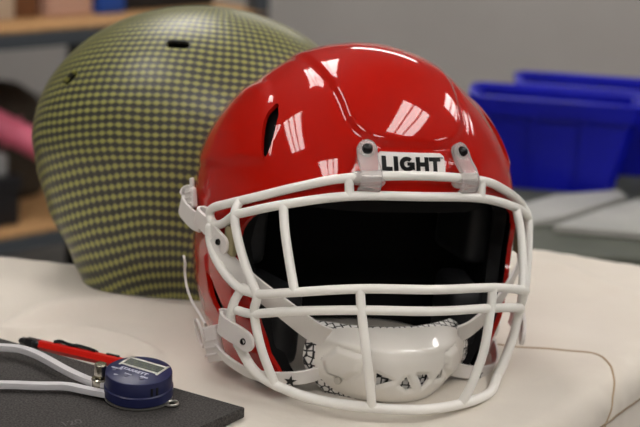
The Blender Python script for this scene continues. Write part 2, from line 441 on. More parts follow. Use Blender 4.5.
FACE = [(-.25, .151), (-.125, .151), (-.115, .1505), (-.1055, .147), (-.094, .138), (-.082, .129), (-.0745, .121), (-.070, .112), (-.0665, .098), (-.0715, .084), (-.080, .068), (-.0895, .052), (-.0920, .038), (-.0935, .024), (-.0985, .009), (-.106, -.01), (-.106, -.05), (-.25, -.05)]
VENT = [(-.0420, .2010), (-.0445, .2010), (-.0530, .1945), (-.0610, .1845), (-.0665, .1745), (-.0695, .1660), (-.0685, .1645), (-.0640, .1690), (-.0575, .1770), (-.0500, .1860), (-.0450, .1930)]
JAWVENT = [(-.022, .066), (-.033, .064), (-.050, .050), (-.066, .036), (-.073, .023), (-.068, .021), (-.052, .030), (-.034, .044)]
def clip_grid(sh, cuts, NU=260, NV=150, inset=0, uvf=None):
    prm = []; fs = []
    for j in range(NV + 1):
        for i in range(NU + 1): prm.append((-pi + 2 * pi * i / NU, j / NV))
    W = NU + 1
    for j in range(NV):
        for i in range(NU): fs.append([j * W + i, (j + 1) * W + i, (j + 1) * W + i + 1, j * W + i + 1])
    for f in cuts:                               # f > 0 is kept
        val = [f(sh.base(*q)) for q in prm]; edge = {}
        def cross(a, b):
            k = (min(a, b), max(a, b))
            if k not in edge:
                pa, pb = prm[k[0]], prm[k[1]]; fa = val[k[0]]; lo, hi = 0., 1.
                for _ in range(12):
                    m_ = (lo + hi) / 2; q = (pa[0] + (pb[0] - pa[0]) * m_, pa[1] + (pb[1] - pa[1]) * m_)
                    if (f(sh.base(*q)) > 0) == (fa > 0): lo = m_
                    else: hi = m_
                prm.append(q); val.append(0); edge[k] = len(prm) - 1
            return edge[k]
        out = []
        for F in fs:
            if all(val[i] > 0 for i in F): out.append(F); continue
            if all(val[i] <= 0 for i in F): continue
            G = []
            for a, b in zip(F, F[1:] + F[:1]):
                if val[a] > 0: G.append(a)
                if (val[a] > 0) != (val[b] > 0): G.append(cross(a, b))
            if len(G) > 2: out.append(G)
        fs = out
    used = sorted({i for F in fs for i in F}); mp = {u: k for k, u in enumerate(used)}
    return [sh.pt(*prm[u], inset) for u in used], [[mp[i] for i in F] for F in fs], [prm[u] for u in used]
def shell_obj(name, sh, cuts, mats, parent, thick, inset=0, sharp=42, uv=None, NU=260, NV=150):
    vs, fs, prm = clip_grid(sh, cuts, NU, NV, inset)
    me = bpy.data.meshes.new(name); me.from_pydata([tuple(v) for v in vs], [], fs); me.update()
    if uv:
        l = me.uv_layers.new(name='weave')
        for lp in me.loops: l.data[lp.index].uv = uv(*prm[lp.vertex_index])
    bm = bmesh.new(); bm.from_mesh(me); bmesh.ops.remove_doubles(bm, verts=bm.verts, dist=.00012)
    bmesh.ops.recalc_face_normals(bm, faces=bm.faces); bm.faces.ensure_lookup_table()
    f0 = max(bm.faces, key=lambda f: f.calc_center_median().z)
    if f0.normal.z < 0: bmesh.ops.reverse_faces(bm, faces=bm.faces)
    bm.to_mesh(me); bm.free()
    o = link(name, me, mats, parent, 180)
    if thick:
        md = o.modifiers.new('s', 'SOLIDIFY'); md.thickness = thick; md.offset = -1; md.use_even_offset = False
        md.use_quality_normals = True
        if len(mats) > 1: md.material_offset = 1
        bake(o, sharp)
    return o
def inv(poly, flipx=None): return lambda p: sdf_poly(p.y, p.z, poly) if (p.x * (flipx or p.x)) > 0 or not flipx else 1.
def cut_side(poly): return lambda p: sdf_poly(p.y, p.z, poly) if abs(p.x) > .045 else 1.
HROT = Matrix.Rotation(radians(22), 4, 'Z') @ Matrix.Rotation(radians(3.5), 4, 'Y')
HO = Vector((.015, .086, .0))
helmet = thing('football_helmet', 'glossy red football helmet with white wire face mask and chin cup', 'helmet')
helmet.matrix_world = Matrix.Translation(HO) @ HROT
shell_obj('shell', RED, [cut_side(VENT), cut_side(JAWVENT), lambda p: sdf_poly(p.y, p.z, FACE)], [M['red'], M['black_in']], helmet, .0036)
FACE_IN = [(x + (.004 if x > -.2 else 0), z + (.004 if z > .12 and x < -.08 else 0)) for x, z in FACE]
LIN = Shell([(z, a) for z, a in A_TAB], BF, BB, .1248, False)
shell_obj('padding_liner', LIN, [lambda p: sdf_poly(p.y, p.z, FACE) - .004], [M['black_in']], helmet, .010, inset=.0085, NU=120, NV=70)

# brow, jaw and temple pads
def cushion(name, c, s, m, parent, rot=None):
    bm = bmesh.new(); add_box(bm, (0, 0, 0), s, None, min(s) * .38)
    if rot is not None: bmesh.ops.rotate(bm, cent=(0, 0, 0), matrix=rot, verts=bm.verts)
    bmesh.ops.translate(bm, vec=c, verts=bm.verts); return from_bm(name, bm, m, parent, 60)
for s in (-1, 1):
    cushion('jaw_pad', (s * .079, -.052, .040), (.026, .062, .060), M['pad'], helmet, Matrix.Rotation(-s * radians(14), 3, 'Z'))
    cushion('temple_pad', (s * .094, -.020, .105), (.022, .062, .052), M['pad'], helmet)
bm = bmesh.new()
add_band(bm, [RED.pt(a, .40, .018) for a in [radians(d) for d in (-50, -25, 0, 25, 50)]], [Vector((0, 0, 1))] * 5, .030, .014); from_bm('brow_pad', bm, M['black_in'], helmet, 60)

# ------------------------------------------------------------------ name plate and its letters
def front_y(x, z, off=0):                         # shell surface in front at (x, z)
    lo, hi = 0., 1.2; 
    th = math.acos(max(-1, min(1, (z - CZ) / .1248))); v = th / (pi / 2) * .5
    for _ in range(30):
        m_ = (lo + hi) / 2
        if RED.base(m_, v).x < abs(x): lo = m_
        else: hi = m_
    p = RED.pt(lo, v); return p.y - off
def bent(name, rects, m, parent, o0, o1, step=.002):
    """extruded 2D quads (x,z corner lists) wrapped on the brow of the shell"""
    bm = bmesh.new()
    for q in rects:
        q = [Vector(c) for c in q]; w_ = max((q[1] - q[0]).length, (q[2] - q[3]).length); h_ = max((q[3] - q[0]).length, (q[2] - q[1]).length)
        nx, nz = max(1, int(w_ / step + .5)), max(1, int(h_ / step + .5)); g = {}
        for i in range(nx + 1):
            for j in range(nz + 1):
                u, v = i / nx, j / nz; p = (q[0] * (1 - u) + q[1] * u) * (1 - v) + (q[3] * (1 - u) + q[2] * u) * v
                yy = front_y(p.x, p.y)
                for k, o in ((0, o0), (1, o1)): g[i, j, k] = bm.verts.new((p.x, yy - o, p.y))
        for i in range(nx):
            for j in range(nz):
                bm.faces.new([g[i, j, 1], g[i + 1, j, 1], g[i + 1, j + 1, 1], g[i, j + 1, 1]])
                bm.faces.new([g[i, j, 0], g[i, j + 1, 0], g[i + 1, j + 1, 0], g[i + 1, j, 0]])
        for i in range(nx):
            for j, r in ((0, 0), (nz, 1)): bm.faces.new([g[i, j, 0], g[i + 1, j, 0], g[i + 1, j, 1], g[i, j, 1]])
        for j in range(nz):
            for i in (0, nx): bm.faces.new([g[i, j, 0], g[i, j + 1, 0], g[i, j + 1, 1], g[i, j, 1]])
    return from_bm(name, bm, m, parent, 50)
PX0, PX1, PZ0, PZ1 = -.0290, .0232, .1640, .1795
plate_q = [((PX0, PZ0), (PX1, PZ0), (PX1 - .0006, PZ1 - .0018), (PX0 + .0006, PZ1 - .0018)), ((PX0 + .0006, PZ1 - .0018), (PX1 - .0006, PZ1 - .0018), (PX1 - .003, PZ1), (PX0 + .003, PZ1))]
np_ = bent('name_plate', plate_q, M['plate'], helmet, -.0005, .0016)
def L2(x0, z0, x1, z1): return ((x0, z0), (x1, z0), (x1, z1), (x0, z1))
def letters():
    z0, h = .1676, .0096; t = .0031; q = []; x = -.0264
    q += [L2(x, z0, x + t, z0 + h), L2(x + t, z0, x + .0075, z0 + .0026)]; x += .0088                     # L
    q += [L2(x, z0, x + t, z0 + h)]; x += .0043                                                          # I
    cx, cz, ro, ri = x + .0058, z0 + h / 2, .0057, .0025; st = 14                                        # G
    for k in range(st):
        a0, a1 = radians(48 + (360 - 48 - 12) * k / st), radians(48 + (360 - 48 - 12) * (k + 1) / st)
        if a1 > radians(345): a1 = radians(345)
        f = lambda r, a: (cx + r * cos(a), cz + r * .85 * sin(a))
        q.append((f(ri, a0), f(ro, a0), f(ro, a1), f(ri, a1)))
    q += [L2(cx + .0002, cz - .0010, cx + ro, cz + .0012), L2(cx + ro - .0026, cz - .0036, cx + ro, cz - .0010)]; x += .0128
    q += [L2(x, z0, x + t, z0 + h), L2(x + t, z0 + .0034, x + .0068, z0 + .0062), L2(x + .0068, z0, x + .0068 + t, z0 + h)]; x += .0104   # H
    q += [L2(x, z0 + h - .0027, x + .0092, z0 + h), L2(x + .0032, z0, x + .0032 + t, z0 + h - .0027)]; x += .0096                       # T
    s = .0009
    q += [L2(x, z0 + h - .0002, x + s, z0 + h), L2(x + s * .4, z0 + h - .0009, x + s * .6, z0 + h - .0002)]
    q += [L2(x + 1.3 * s, z0 + h - .0009, x + 1.5 * s, z0 + h), L2(x + 2.1 * s, z0 + h - .0009, x + 2.3 * s, z0 + h), L2(x + 1.5 * s, z0 + h - .0005, x + 2.1 * s, z0 + h - .0003)]
    return q
bent('lettering', letters(), M['letter'], np_, .0014, .0022, .0015)

# ------------------------------------------------------------------ face mask
RW = .0033
def mir(P, s): return [Vector((p[0] * s, p[1], p[2])) for p in P]
def sym(P): return mir(P, -1)[::-1][:-1] + [Vector(p) for p in P] if abs(P[0][0]) < 1e-9 else mir(P, -1)[::-1] + [Vector(p) for p in P]
mask = bpy.data.objects.new('face_mask', None); COL.objects.link(mask); mask.parent = helmet
T1 = [(0, -.1235, .1668), (.052, -.1140, .1620), (.0800, -.0990, .1520), (.1050, -.080, .1390), (.1200, -.062, .1290), (.1265, -.0480, .1220), (.1270, -.043, .1155), (.1255, -.049, .1105), (.1225, -.060, .1135), (.1190, -.074, .1240)]
T2 = [(0, -.1265, .1525), (.052, -.1175, .1497), (.0928, -.0990, .1383), (.1190, -.0740, .1240)]
H1 = [(0, -.1640, .0960), (.0515, -.1530, .0935), (.0897, -.1300, .0840), (.1070, -.1040, .0745), (.1130, -.089, .0745)]
H2 = [(0, -.1660, .0810), (.050, -.1555, .0790), (.0885, -.1290, .0700), (.1075, -.1010, .0590), (.1150, -.087, .0570)]
BOT = [(0, -.1665, .0085), (.0348, -.1600, .0088), (.0680, -.1400, .0080), (.0895, -.1116, .0090), (.1020, -.098, .0160), (.112, -.088, .0320)]
tube('brow_bar', sym(T1), RW, M['white_wire'], mask)
tube('brow_bar', sym(T2), RW, M['white_wire'], mask)
tube('cross_bar', sym(H1), RW, M['white_wire'], mask)
tube('cross_bar', sym(H2), RW, M['white_wire'], mask)
tube('bottom_bar', sym(BOT), RW * 1.1, M['white_wire'], mask)
for s in (-1, 1):
    for P in ([(.052, -.114, .162), (.0515, -.1178, .1497)],
              [(.1150, -.070, .1325), (.1190, -.0740, .1240), (.1175, -.082, .108), (.1130, -.093, .090), (.1075, -.1035, .0735), (.1070, -.1015, .0590), (.1010, -.1065, .035), (.0895, -.1116, .009)],
              [(.0928, -.099, .1383), (.0935, -.110, .121), (.0918, -.122, .100), (.0897, -.130, .084)],
              [(.0515, -.153, .0935), (.0500, -.1565, .0790), (.0455, -.163, .050), (.0395, -.163, .025), (.0348, -.160, .0088)],
              [(.1285, -.050, .108), (.1275, -.053, .096), (.1240, -.068, .084), (.1160, -.088, .0745), (.1070, -.1035, .0745)],
              [(.1130, -.089, .0745), (.1170, -.085, .062), (.1175, -.084, .048), (.112, -.088, .032)]):
        tube('upright_bar', mir(P, s), RW, M['white_wire'], mask)

# clear clips with black screws over the brow bar
for s in (-1, 1):
    P = [(.0362, front_y(.0362, .184) - .0022, .1868), (.0368, front_y(.0368, .180) - .0030, .1805), (.0376, -.1110, .1745), (.0382, -.1180, .1700), (.0385, -.1225, .1650), (.0386, -.1225, .1580), (.0386, -.1180, .1530)]
    n0 = Vector((s * .95, .28, 0)).normalized(); c = band('mask_clip', mir(P, s), Vector((s * 1, .30, -.0)), .0148, .0036, M['clear'], helmet, 8, round_ends=3)
    pc = mir([P[1]], s)[0]; nrm = Vector((s * .25, -.83, .5)).normalized()
    lathe('clip_screw', [(0, .0042), (.0018, .0041), (.0033, .0030), (.0039, .0012), (.0039, -.003), (0, -.003)], M['screw'], helmet, 20, pc + nrm * .0015, align(nrm))
    lathe('screw_washer', [(.0060, .0016), (.0064, .0008), (.0064, -.0006), (.0040, -.0006), (.0040, .0016), (.0060, .0016)], M['clear'], helmet, 24, pc + nrm * .0012, align(nrm))
    q = mir([P[4]], s)[0]; dx = Vector((s * .95, .27, 0)).normalized()
    tube('clip_sleeve', [q - dx * .0078 + Vector((0, .006, -.003)), q + dx * .0078 + Vector((0, .006, -.003))], .0052, M['clear'], c, smooth=1)

# side clips, buckles and straps on both sides
for s in (-1, 1):
    Zu = Vector((0, -.28, 1)); 
    # upper side clip loops round the end of the brow bar and bolts to the shell
    P = [(.1215, -.0740, .0985), (.1245, -.0620, .1015), (.1265, -.0500, .1045), (.1290, -.0380, .1075), (.1312, -.0290, .1095), (.1305, -.0245, .1105), (.1265, -.0265, .1110), (.1245, -.0340, .1110)]
    sc = band('side_clip', mir(P, s), Vector((0, -.45, 1)), .0140, .0024, M['white_plastic'], helmet, 8, round_ends=3)
    pb = Vector((s * .1258, -.0640, .1010)); nb = Vector((s * .86, -.48, .10)).normalized()
    lathe('bolt_hole', [(0, .0003), (.0014, .0003), (.0015, .0010), (.0021, .0011), (.0023, .0004), (.0023, -.001), (0, -.001)], M['screw'], sc, 20, pb, align(nb))
    cushion('clip_spacer', (s * .1185, -.070, .1040), (.005, .018, .020), M['khaki'], helmet)
    # rear buckle holding the upper chin strap
    P = [(.1285, -.0260, .1050), (.1300, -.0150, .1040), (.1315, -.0020, .1055), (.1328, .0070, .1085), (.1308, .0130, .1125), (.1270, .0120, .1165), (.1262, .0050, .1165)]
    bk = band('strap_loop', mir(P, s), Vector((0, -.40, 1)), .0150, .0022, M['strap'], helmet, 8)
    bm = bmesh.new(); rot = Matrix.Rotation(s * radians(-8), 3, 'Z') @ Matrix.Rotation(radians(-20), 3, 'X')
    add_box(bm, (s * .1285, .0000, .1170), (.0050, .0125, .0150), rot, .0018)
    for dz in (-.004, 0, .004): add_box(bm, Vector((s * .1312, .0000 + dz * .3, .117 + dz)), (.0014, .0115, .0014), rot, .0005)
    add_box(bm, (s * .1275, .0040, .1265), (.0022, .005, .010), rot, .0008)
    from_bm('buckle', bm, M['white_plastic'], helmet, 40)
    # lower side clip
    P = [(.1085, -.1100, .0375), (.1140, -.0985, .0405), (.1190, -.0880, .0420), (.1225, -.0780, .0435), (.1205, -.0710, .0450), (.1170, -.0740, .0460), (.1155, -.0800, .0450)]
    lc = band('jaw_clip', mir(P, s), Vector((0, -.15, 1)), .0155, .0026, M['white_plastic'], helmet, 8, round_ends=3)
    pb = Vector((s * .1140, -.1030, .0390)); nb = Vector((s * .72, -.68, .08)).normalized()
    if s < 0: lathe('bolt_hole', [(0, .0003), (.0014, .0003), (.0015, .0014), (.0022, .0016), (.0025, .0008), (.0025, -.001), (0, -.001)], M['screw'], lc, 20, pb - nb * .0012, align(nb))
    # chin straps: upper and lower, from cup to buckles
    U = [(.1270, -.056, .1020), (.1215, -.068, .0900), (.1050, -.085, .0760), (.0830, -.102, .0610), (.0640, -.108, .0480), (.0530, -.109, .0430)]
    band('chin_strap', mir(U, s), [Vector((s * -.25, -.45, 1))] * 6, lambda f: .0145 + .003 * f, .0020, M['strap'], helmet, 8)
    Lo = [(.0440, -.104, .0170), (.0660, -.106, .0120), (.0860, -.098, .0090), (.1010, -.0860, .0090), (.1110, -.0660, .0120), (.1160, -.0500, .0165)]
    ls = band('chin_strap', mir(Lo, s), [Vector((0, -.2, 1))] * 3 + [Vector((s * .3, -.2, 1))] * 3, lambda f: .0125 - .0045 * min(1, 1.6 * f), .0020, M['strap'], helmet, 8)
    # printed star on the lower strap
    ctr = Vector((s * .0760, -.1068, .0100)); tdir = Vector((s * .85, .52, -.05)).normalized(); up = Vector((0, -.2, 1)).normalized(); nn = tdir.cross(up).normalized()
    if nn.y > 0: nn = -nn
    bm = bmesh.new(); ring = []
    for k in range(10):
        r = .0050 if k % 2 == 0 else .0020; a = pi / 2 + k * pi / 5
        ring.append(bm.verts.new(ctr + tdir * r * cos(a) + up * r * sin(a) + nn * .0014))
    cv = bm.verts.new(ctr + nn * .0016)
    for k in range(10): bm.faces.new((cv, ring[k], ring[(k + 1) % 10]))
    from_bm('star_print', bm, M['star'], ls)
    # lower buckle and loose strap tail
    bm = bmesh.new(); rot = Matrix.Rotation(-s * radians(30), 3, 'Z') @ Matrix.Rotation(radians(-24), 3, 'X')
    add_box(bm, (s * .1165, -.0480, .0180), (.0058, .0150, .0270), rot, .0020)
    for dz in (-.007, -.002, .003, .008): add_box(bm, Vector((s * .1192, -.0500 + dz * .4, .018 + dz)), (.0016, .012, .0018), rot, .0005)
    jb = from_bm('buckle', bm, M['white_plastic'], helmet, 40)
    loop = [Vector((s * .1235, -.0350, .0220)) + Vector((s * .003 * sin(a), .0090 * cos(a) , .0100 * sin(a))) for a in (2 * pi * k / 12 for k in range(12))]
    tube('buckle_ring', loop, .0013, M['white_plastic'], jb, 8, 4, True)
    Tl = [(.1190, -.0350, .0275), (.1215, -.0270, .0330), (.1250, -.0140, .0400), (.1275, -.0060, .0490), (.1285, -.0010, .0590), (.1290, -.0010, .0660), (.1310, -.0030, .0720)]
    band('strap_tail', mir(Tl, s), [Vector((-s * .30, 1, -.3))] * 7, .0085, .0018, M['strap'], helmet, 8, round_ends=1)

# ------------------------------------------------------------------ chin cup
def cup_pt(u, w_, grow=0):                        # u across, w up, both -1..1
    cz0 = .0245; z = w_ * (.0262 + grow)
    hw = (.0600 if w_ > 0 else .0600 - .017 * (-w_) ** 1.6) + grow
    hw *= (1 - .10 * max(0, w_) ** 4)
    x = u * hw
    d = max(0, 1 - abs(u) ** 2.3) ** .55 * max(0, 1 - abs(w_) ** 3.2) ** .5
    e = (1 - abs(u) ** 2.2)
    y = -.106 - .036 * e * (.55 + .45 * d) - grow
    y += (.012 if w_ > 0 else .001) * abs(w_) ** 3
    return Vector((x + .001, y, z + cz0))
TRI = [[(-.40, .0), (-.40, -.36), (-.21, -.17)], [(-.12, -.30), (-.04, -.06), (.06, -.42), (-.02, -.46)], [(.10, .0), (.26, -.04), (.31, -.20), (.22, -.40)], [(.43, -.26), (.57, -.30), (.56, .06)]]
def cup():
    n1, n2 = 110, 56; prm = [(-1 + 2 * i / n1, -1 + 2 * j / n2) for j in range(n2 + 1) for i in range(n1 + 1)]
    fs = [[j * (n1 + 1) + i, j * (n1 + 1) + i + 1, (j + 1) * (n1 + 1) + i + 1, (j + 1) * (n1 + 1) + i] for j in range(n2) for i in range(n1)]
    f = lambda q: min(sdf_poly(q[0], q[1] * .45, [(a, b * .45) for a, b in T]) for T in TRI)
    g = lambda q: 1.0 - (abs(q[0]) ** 5 + abs(q[1]) ** 5)
    for fn in (f, g):
        val = [fn(q) for q in prm]; edge = {}; out = []
        for F in fs:
            if all(val[i] > 0 for i in F): out.append(F); continue
            if all(val[i] <= 0 for i in F): continue
            G = []
            for a, b in zip(F, F[1:] + F[:1]):
                if val[a] > 0: G.append(a)
                if (val[a] > 0) != (val[b] > 0):
                    k = (min(a, b), max(a, b))
                    if k not in edge:
                        t = val[k[0]] / (val[k[0]] - val[k[1]]); prm.append(tuple(prm[k[0]][c] + (prm[k[1]][c] - prm[k[0]][c]) * t for c in (0, 1))); val.append(0); edge[k] = len(prm) - 1
                    G.append(edge[k])
            if len(G) > 2: out.append(G)
        fs = out
    vs = []
    PAN = [(.55, .42), (.80, .50), (.93, .10), (.90, -.30), (.72, -.38), (.58, -.05)]
    for u, w_ in prm:
        h = 0; d = sdf_poly(abs(u), w_ * .45, [(a, b * .45) for a, b in PAN]); h += .0022 * (1 - sstep(-.05, .0, d)) - .0009 * math.exp(-((d - .015) / .012) ** 2)
        for T in TRI:
            d = sdf_poly(u, w_ * .45, [(a, b * .45) for a, b in T]); h -= .0016 * (1 - sstep(.0, .05, d))
        h += .0010 * math.exp(-((w_ - .62) / .10) ** 2) * (1 - abs(u) ** 4)
        p = cup_pt(u, w_); c = p - Vector((0, -.085, .026)); vs.append(p + c.normalized() * h)
    used = sorted({i for F in fs for i in F}); mp = {a: k for k, a in enumerate(used)}
    o = mesh('chin_cup', [vs[i] for i in used], [[mp[i] for i in F] for F in fs], M['cup'], helmet, 180)
    bm = bmesh.new(); bm.from_mesh(o.data); bmesh.ops.recalc_face_normals(bm, faces=bm.faces)
    if sum(f.normal.y * f.calc_area() for f in bm.faces) > 0: bmesh.ops.reverse_faces(bm, faces=bm.faces)
    bm.to_mesh(o.data); bm.free()
    md = o.modifiers.new('s', 'SOLIDIFY'); md.thickness = .0022; md.offset = -1
    return bake(o, 45)
cc = cup()
# honeycomb padding behind the shell of the cup, showing round its edge
PADOFF = -1
def cup_pad():
    n1, n2 = 60, 30; vs = []; fs = []
    for j in range(n2 + 1):
        for i in range(n1 + 1):
            u, w_ = -1 + 2 * i / n1, -1 + 2 * j / n2
            uu = u * sqrt(max(0, 1 - abs(w_) ** 6 * .12)); p = cup_pt(uu * 1.0, w_, .0030)
            vs.append(Vector((p.x * (1.06 - .05 * min(1, abs(w_ - .1) * 1.5) ** 2), p.y + .0095, p.z - .0042 * max(0, w_) ** 2)))
    W = n1 + 1
    for j in range(n2):
        for i in range(n1): fs.append([j * W + i, j * W + i + 1, (j + 1) * W + i + 1, (j + 1) * W + i])
    o = mesh('cup_padding', vs, fs, M['hex'], cc, 180)
    md = o.modifiers.new('s', 'SOLIDIFY'); md.thickness = .005; md.offset = PADOFF; return bake(o, 50)
cup_pad()
pS = cup_pt(-.80, -.42); lathe('strap_snap', [(0, .0012), (.0024, .0012), (.0029, .0004), (.0029, -.002), (0, -.002)], M['silver'], cc, 20, pS + Vector((-.001, -.0015, 0)), align((-.65, -.75, 0)))

# ------------------------------------------------------------------ bare woven shell behind
A2 = [(0, .094), (.03, .099), (.06, .102), (.117, .104), (.3, .106)]
BF2 = [(0, .118), (.05, .132), (.117, .148), (.3, .152)]
BB2 = [(0, .098), (.02, .110), (.06, .136), (.09, .148), (.117, .153), (.3, .153)]
BACK = Shell(A2, BF2, BB2, .1225, False, 4.2)
SL1 = [(.012, .2215), (.012, .2265), (-.008, .2265), (-.008, .2215)]
def slot_at(y0, z0, ay, hl, hw):
    ca, sa = cos(ay), sin(ay)
    return [(y0 + ca * a * hl - sa * b * hw, z0 + sa * a * hl + ca * b * hw) for a, b in ((-1, -.6), (-.7, -1), (.7, -1), (1, -.6), (1, .6), (.7, 1), (-.7, 1), (-1, .6))]
SLa, SLb = slot_at(.004, .2140, 0, .010, .0028), slot_at(.098, .1780, radians(-45), .0085, .0028)
cutS = lambda pl: (lambda p: sdf_poly(p.y, p.z, pl) if p.x < 0 else 1.)
woven = thing('helmet_shell', 'bare round helmet shell of yellow and grey woven composite behind the red helmet', 'helmet')
woven.matrix_world = Matrix.Translation(Vector((-.116, .263, .001))) @ Matrix.Rotation(radians(84), 4, 'Z')
def wuv(ph, v):                                   # cloth laid over the side of the shell, its pole tipped away
    p = BACK.base(ph, v); d = Vector((p.x / .104, (p.y - CY) / .148, (p.z - CZ) / (.118 if p.z > CZ else .150))).normalized()
    d = Matrix.Rotation(radians(-26), 3, 'Y') @ d
    return (atan2(d.y, -d.x) * .142 / .0074, math.asin(max(-1, min(1, d.z))) * .128 / .0070)
shell_obj('shell', BACK, [cutS(SLa), cutS(SLb), lambda p: sdf_poly(p.y, p.z, FACE) - .012], [M['weave'], M['black_in']], woven, .0035, uv=wuv, NU=200, NV=110)

# ------------------------------------------------------------------ foam sheet, pen and caliper
FOAM = [(-.0449, -.0807), (-.2037, .0100), (-.30, .0660), (-.37, -.20), (-.105, -.165)]
fs_ = tag(prism('foam_sheet', FOAM, .0008, .0085, M['foam'], None, .0006), 'flat charcoal foam sheet lying on the cloth at front left', 'foam sheet')
def text(name, s, loc, size, rz, m, parent, ex=.0001, bold=0):
    c = bpy.data.curves.new(name, 'FONT'); c.body = s; c.size = size; c.extrude = ex; c.align_x = 'CENTER'; c.align_y = 'CENTER'; c.offset = bold
    o = bpy.data.objects.new(name, c); COL.objects.link(o)
    dg = bpy.context.evaluated_depsgraph_get(); dg.update(); me = bpy.data.meshes.new_from_object(o.evaluated_get(dg)); bpy.data.objects.remove(o)
    o = link(name, me, m, parent)
    o.location = loc; o.rotation_euler = (0, 0, rz); return o
text('printed_number', '120', (-.1580, -.1235, .0086), .010, radians(32), M['foam_mark'], fs_)

pen = thing('marker_pen', 'red pen with black tip and black clip beside the foam sheet', 'pen')
a, b = Vector((-.2235, .0345, .0058)), Vector((-.120, -.030, .0133)); dv = (b - a).normalized(); Lp = (b - a).length
lathe('tip_cap', [(0, -.002), (.0022, -.0018), (.0032, 0), (.0034, .004), (.0043, .006), (.0043, .018), (0, .018)], M['pen_black'], pen, 6, a, align(dv), 20)
lathe('barrel', [(0, .0175), (.0040, .0175), (.0042, .020), (.0042, Lp - .012), (.0036, Lp - .008), (0, Lp - .008)], M['pen_red'], pen, 6, a, align(dv), 20)
side = Vector((.36, .50, .9)).normalized(); side = (side - dv * side.dot(dv)).normalized()
cl = [a + dv * .032 + side * .0044, a + dv * .038 + side * .0060, a + dv * .048 + side * .0050, a + dv * .056 + side * .0056, a + dv * .066 + side * .0052, a + dv * .073 + side * .0044]
band('pocket_clip', cl, dv.cross(side), .0040, .0022, M['pen_black'], pen, 6)
cushion('grip_ring', a + dv * .0165 + Vector((0, 0, -.0008)), (.009, .009, .009), M['pen_black'], pen, align(dv))
box('push_button', a + dv * .089 + side * .0042, (.0022, .0022, .012), M['pen_black'], pen, align(dv), .0006)

cal = thing('digital_caliper', 'caliper with round navy digital gauge and two pale curved arms on the foam', 'measuring tool', (-.1195, -.0755, .0085))
lathe('back_plate', [(0, .0008), (.0232, .0008), (.0236, .0012), (.0236, .0020), (0, .0020)], M['silver'], cal, 48)
bm = bmesh.new()
ring = [(Vector((.0240 + .0042 * cos(a_), -.0090 + .0042 * sin(a_), .0018))) for a_ in (2 * pi * k / 16 for k in range(16))]
add_tube(bm, ring, .0011, 8, 1, True); from_bm('hanging_lug', bm, M['silver'], cal, 60)
gb = lathe('gauge_body', [(0, .0020), (.0222, .0020), (.0231, .0030), (.0231, .0092), (.0223, .0100), (.0223, .0188), (.0220, .0196), (.0214, .0200), (0, .0200)], M['gauge'], cal, 64)
gb.rotation_euler = (radians(4.5), 0, 0); gb.location = (0, 0, .0019); gb.scale = (1.04, 1.04, 1.0)
zt = .0200
e1 = Vector((.0282, -.0144, 0)).normalized(); an = atan2(e1.y, e1.x)
rt = Matrix.Rotation(an, 3, 'Z')
def gp(u, v, z=0): return Vector((.0026, .0074, 0)) + e1 * u + Vector((-e1.y, e1.x, 0)) * v + Vector((0, 0, zt + z))
bm = bmesh.new()
for u, v, w_, h_ in ((0, .0068, .031, .0016), (0, -.0068, .031, .0016), (.0148, 0, .0016, .0152), (-.0148, 0, .0016, .0152)): add_box(bm, gp(u, v * .82, .0001), (w_, h_ , .0009), rt, .0002)
fr = from_bm('display_frame', bm, M['silver'], gb, 40)
box('display', gp(0, 0, -.0001), (.0290, .0110, .0008), M['lcd'], fr, rt, 0)
text('brand_lettering', 'STARRETT', gp(-.0010, -.0106, .0001), .0046, an, M['ink'], gb, .00005, .00012)
for u, v, t in ((-.0130, -.0150, 'ON/OFF'), (-.0015, -.0180, 'in/mm'), (.0100, -.0165, 'ZERO')):
    text('button_lettering', t, gp(u, v + .0022 - .0005, .0001), .0023, an, M['ink'], gb, .00005, .00006)
    lathe('button', [(0, .0006), (.0013, .0006), (.0017, 0), (.0017, -.001), (0, -.001)], M['button'], gb, 16, gp(u, v - .001, 0))
text('button_lettering', 'SET', gp(-.0080, -.0215, .0001), .0018, an, M['ink'], gb, .00005, .00006)
for k, a_ in enumerate((-1.05, -.88)):
    box('side_slot', Vector((.0224 * cos(a_), .0224 * sin(a_), .0135)), (.0012, .0016, .0058), M['slot'], gb, Matrix.Rotation(a_, 3, 'Z'), .0004)
up_arm = [(-.36, .06, 0), (-.30, .010, 0), (-.2620, -.0090, 0), (-.2305, -.0110, 0), (-.2161, -.0122, 0), (-.2034, -.0202, 0), (-.1918, -.0315, 0), (-.1764, -.0486, 0), (-.1635, -.0612, 0), (-.1520, -.0700, 0), (-.138, -.0760, 0)]
lo_arm = [(-.37, -.17, 0), (-.32, -.120, 0), (-.2700, -.0850, 0), (-.2162, -.0751, 0), (-.1908, -.0734, 0), (-.1708, -.0717, 0), (-.1575, -.0762, 0), (-.1421, -.0815, 0), (-.128, -.085, 0)]
co = Vector((.1195, .0755, 0))
band('caliper_arm', [Vector(p) + co + Vector((0, 0, .0085)) for p in up_arm], [Vector((.3, 1, 0))] * 3 + [Vector((.3, 1, 0))] * 8, .0058, .0042, M['arm'], cal, 8)
band('caliper_arm', [Vector(p) + co + Vector((0, 0, .0050)) for p in lo_arm], [Vector((-.3, 1, 0))] * 3 + [Vector((.1, 1, 0))] * 6, .0058, .0042, M['arm'], cal, 8)
pv = Vector((-.1472, -.0695, 0)) + co
ts = lathe('pivot_screw', [(0, .0), (.0062, .0), (.0064, .0108), (.0056, .0116), (.0030, .0120), (.0030, .0130), (.0040, .0132), (.0044, .0138), (.0044, .0212), (.0038, .0220), (0, .0222)], M['steel'], cal, 36, pv + Vector((0, 0, .0004)))
lathe('pivot_nut', [(0, .0), (.0042, .0), (.0042, .004), (.003, .0048), (0, .0048)], M['steel'], cal, 6, pv + Vector((.0085, .004, .0075)))

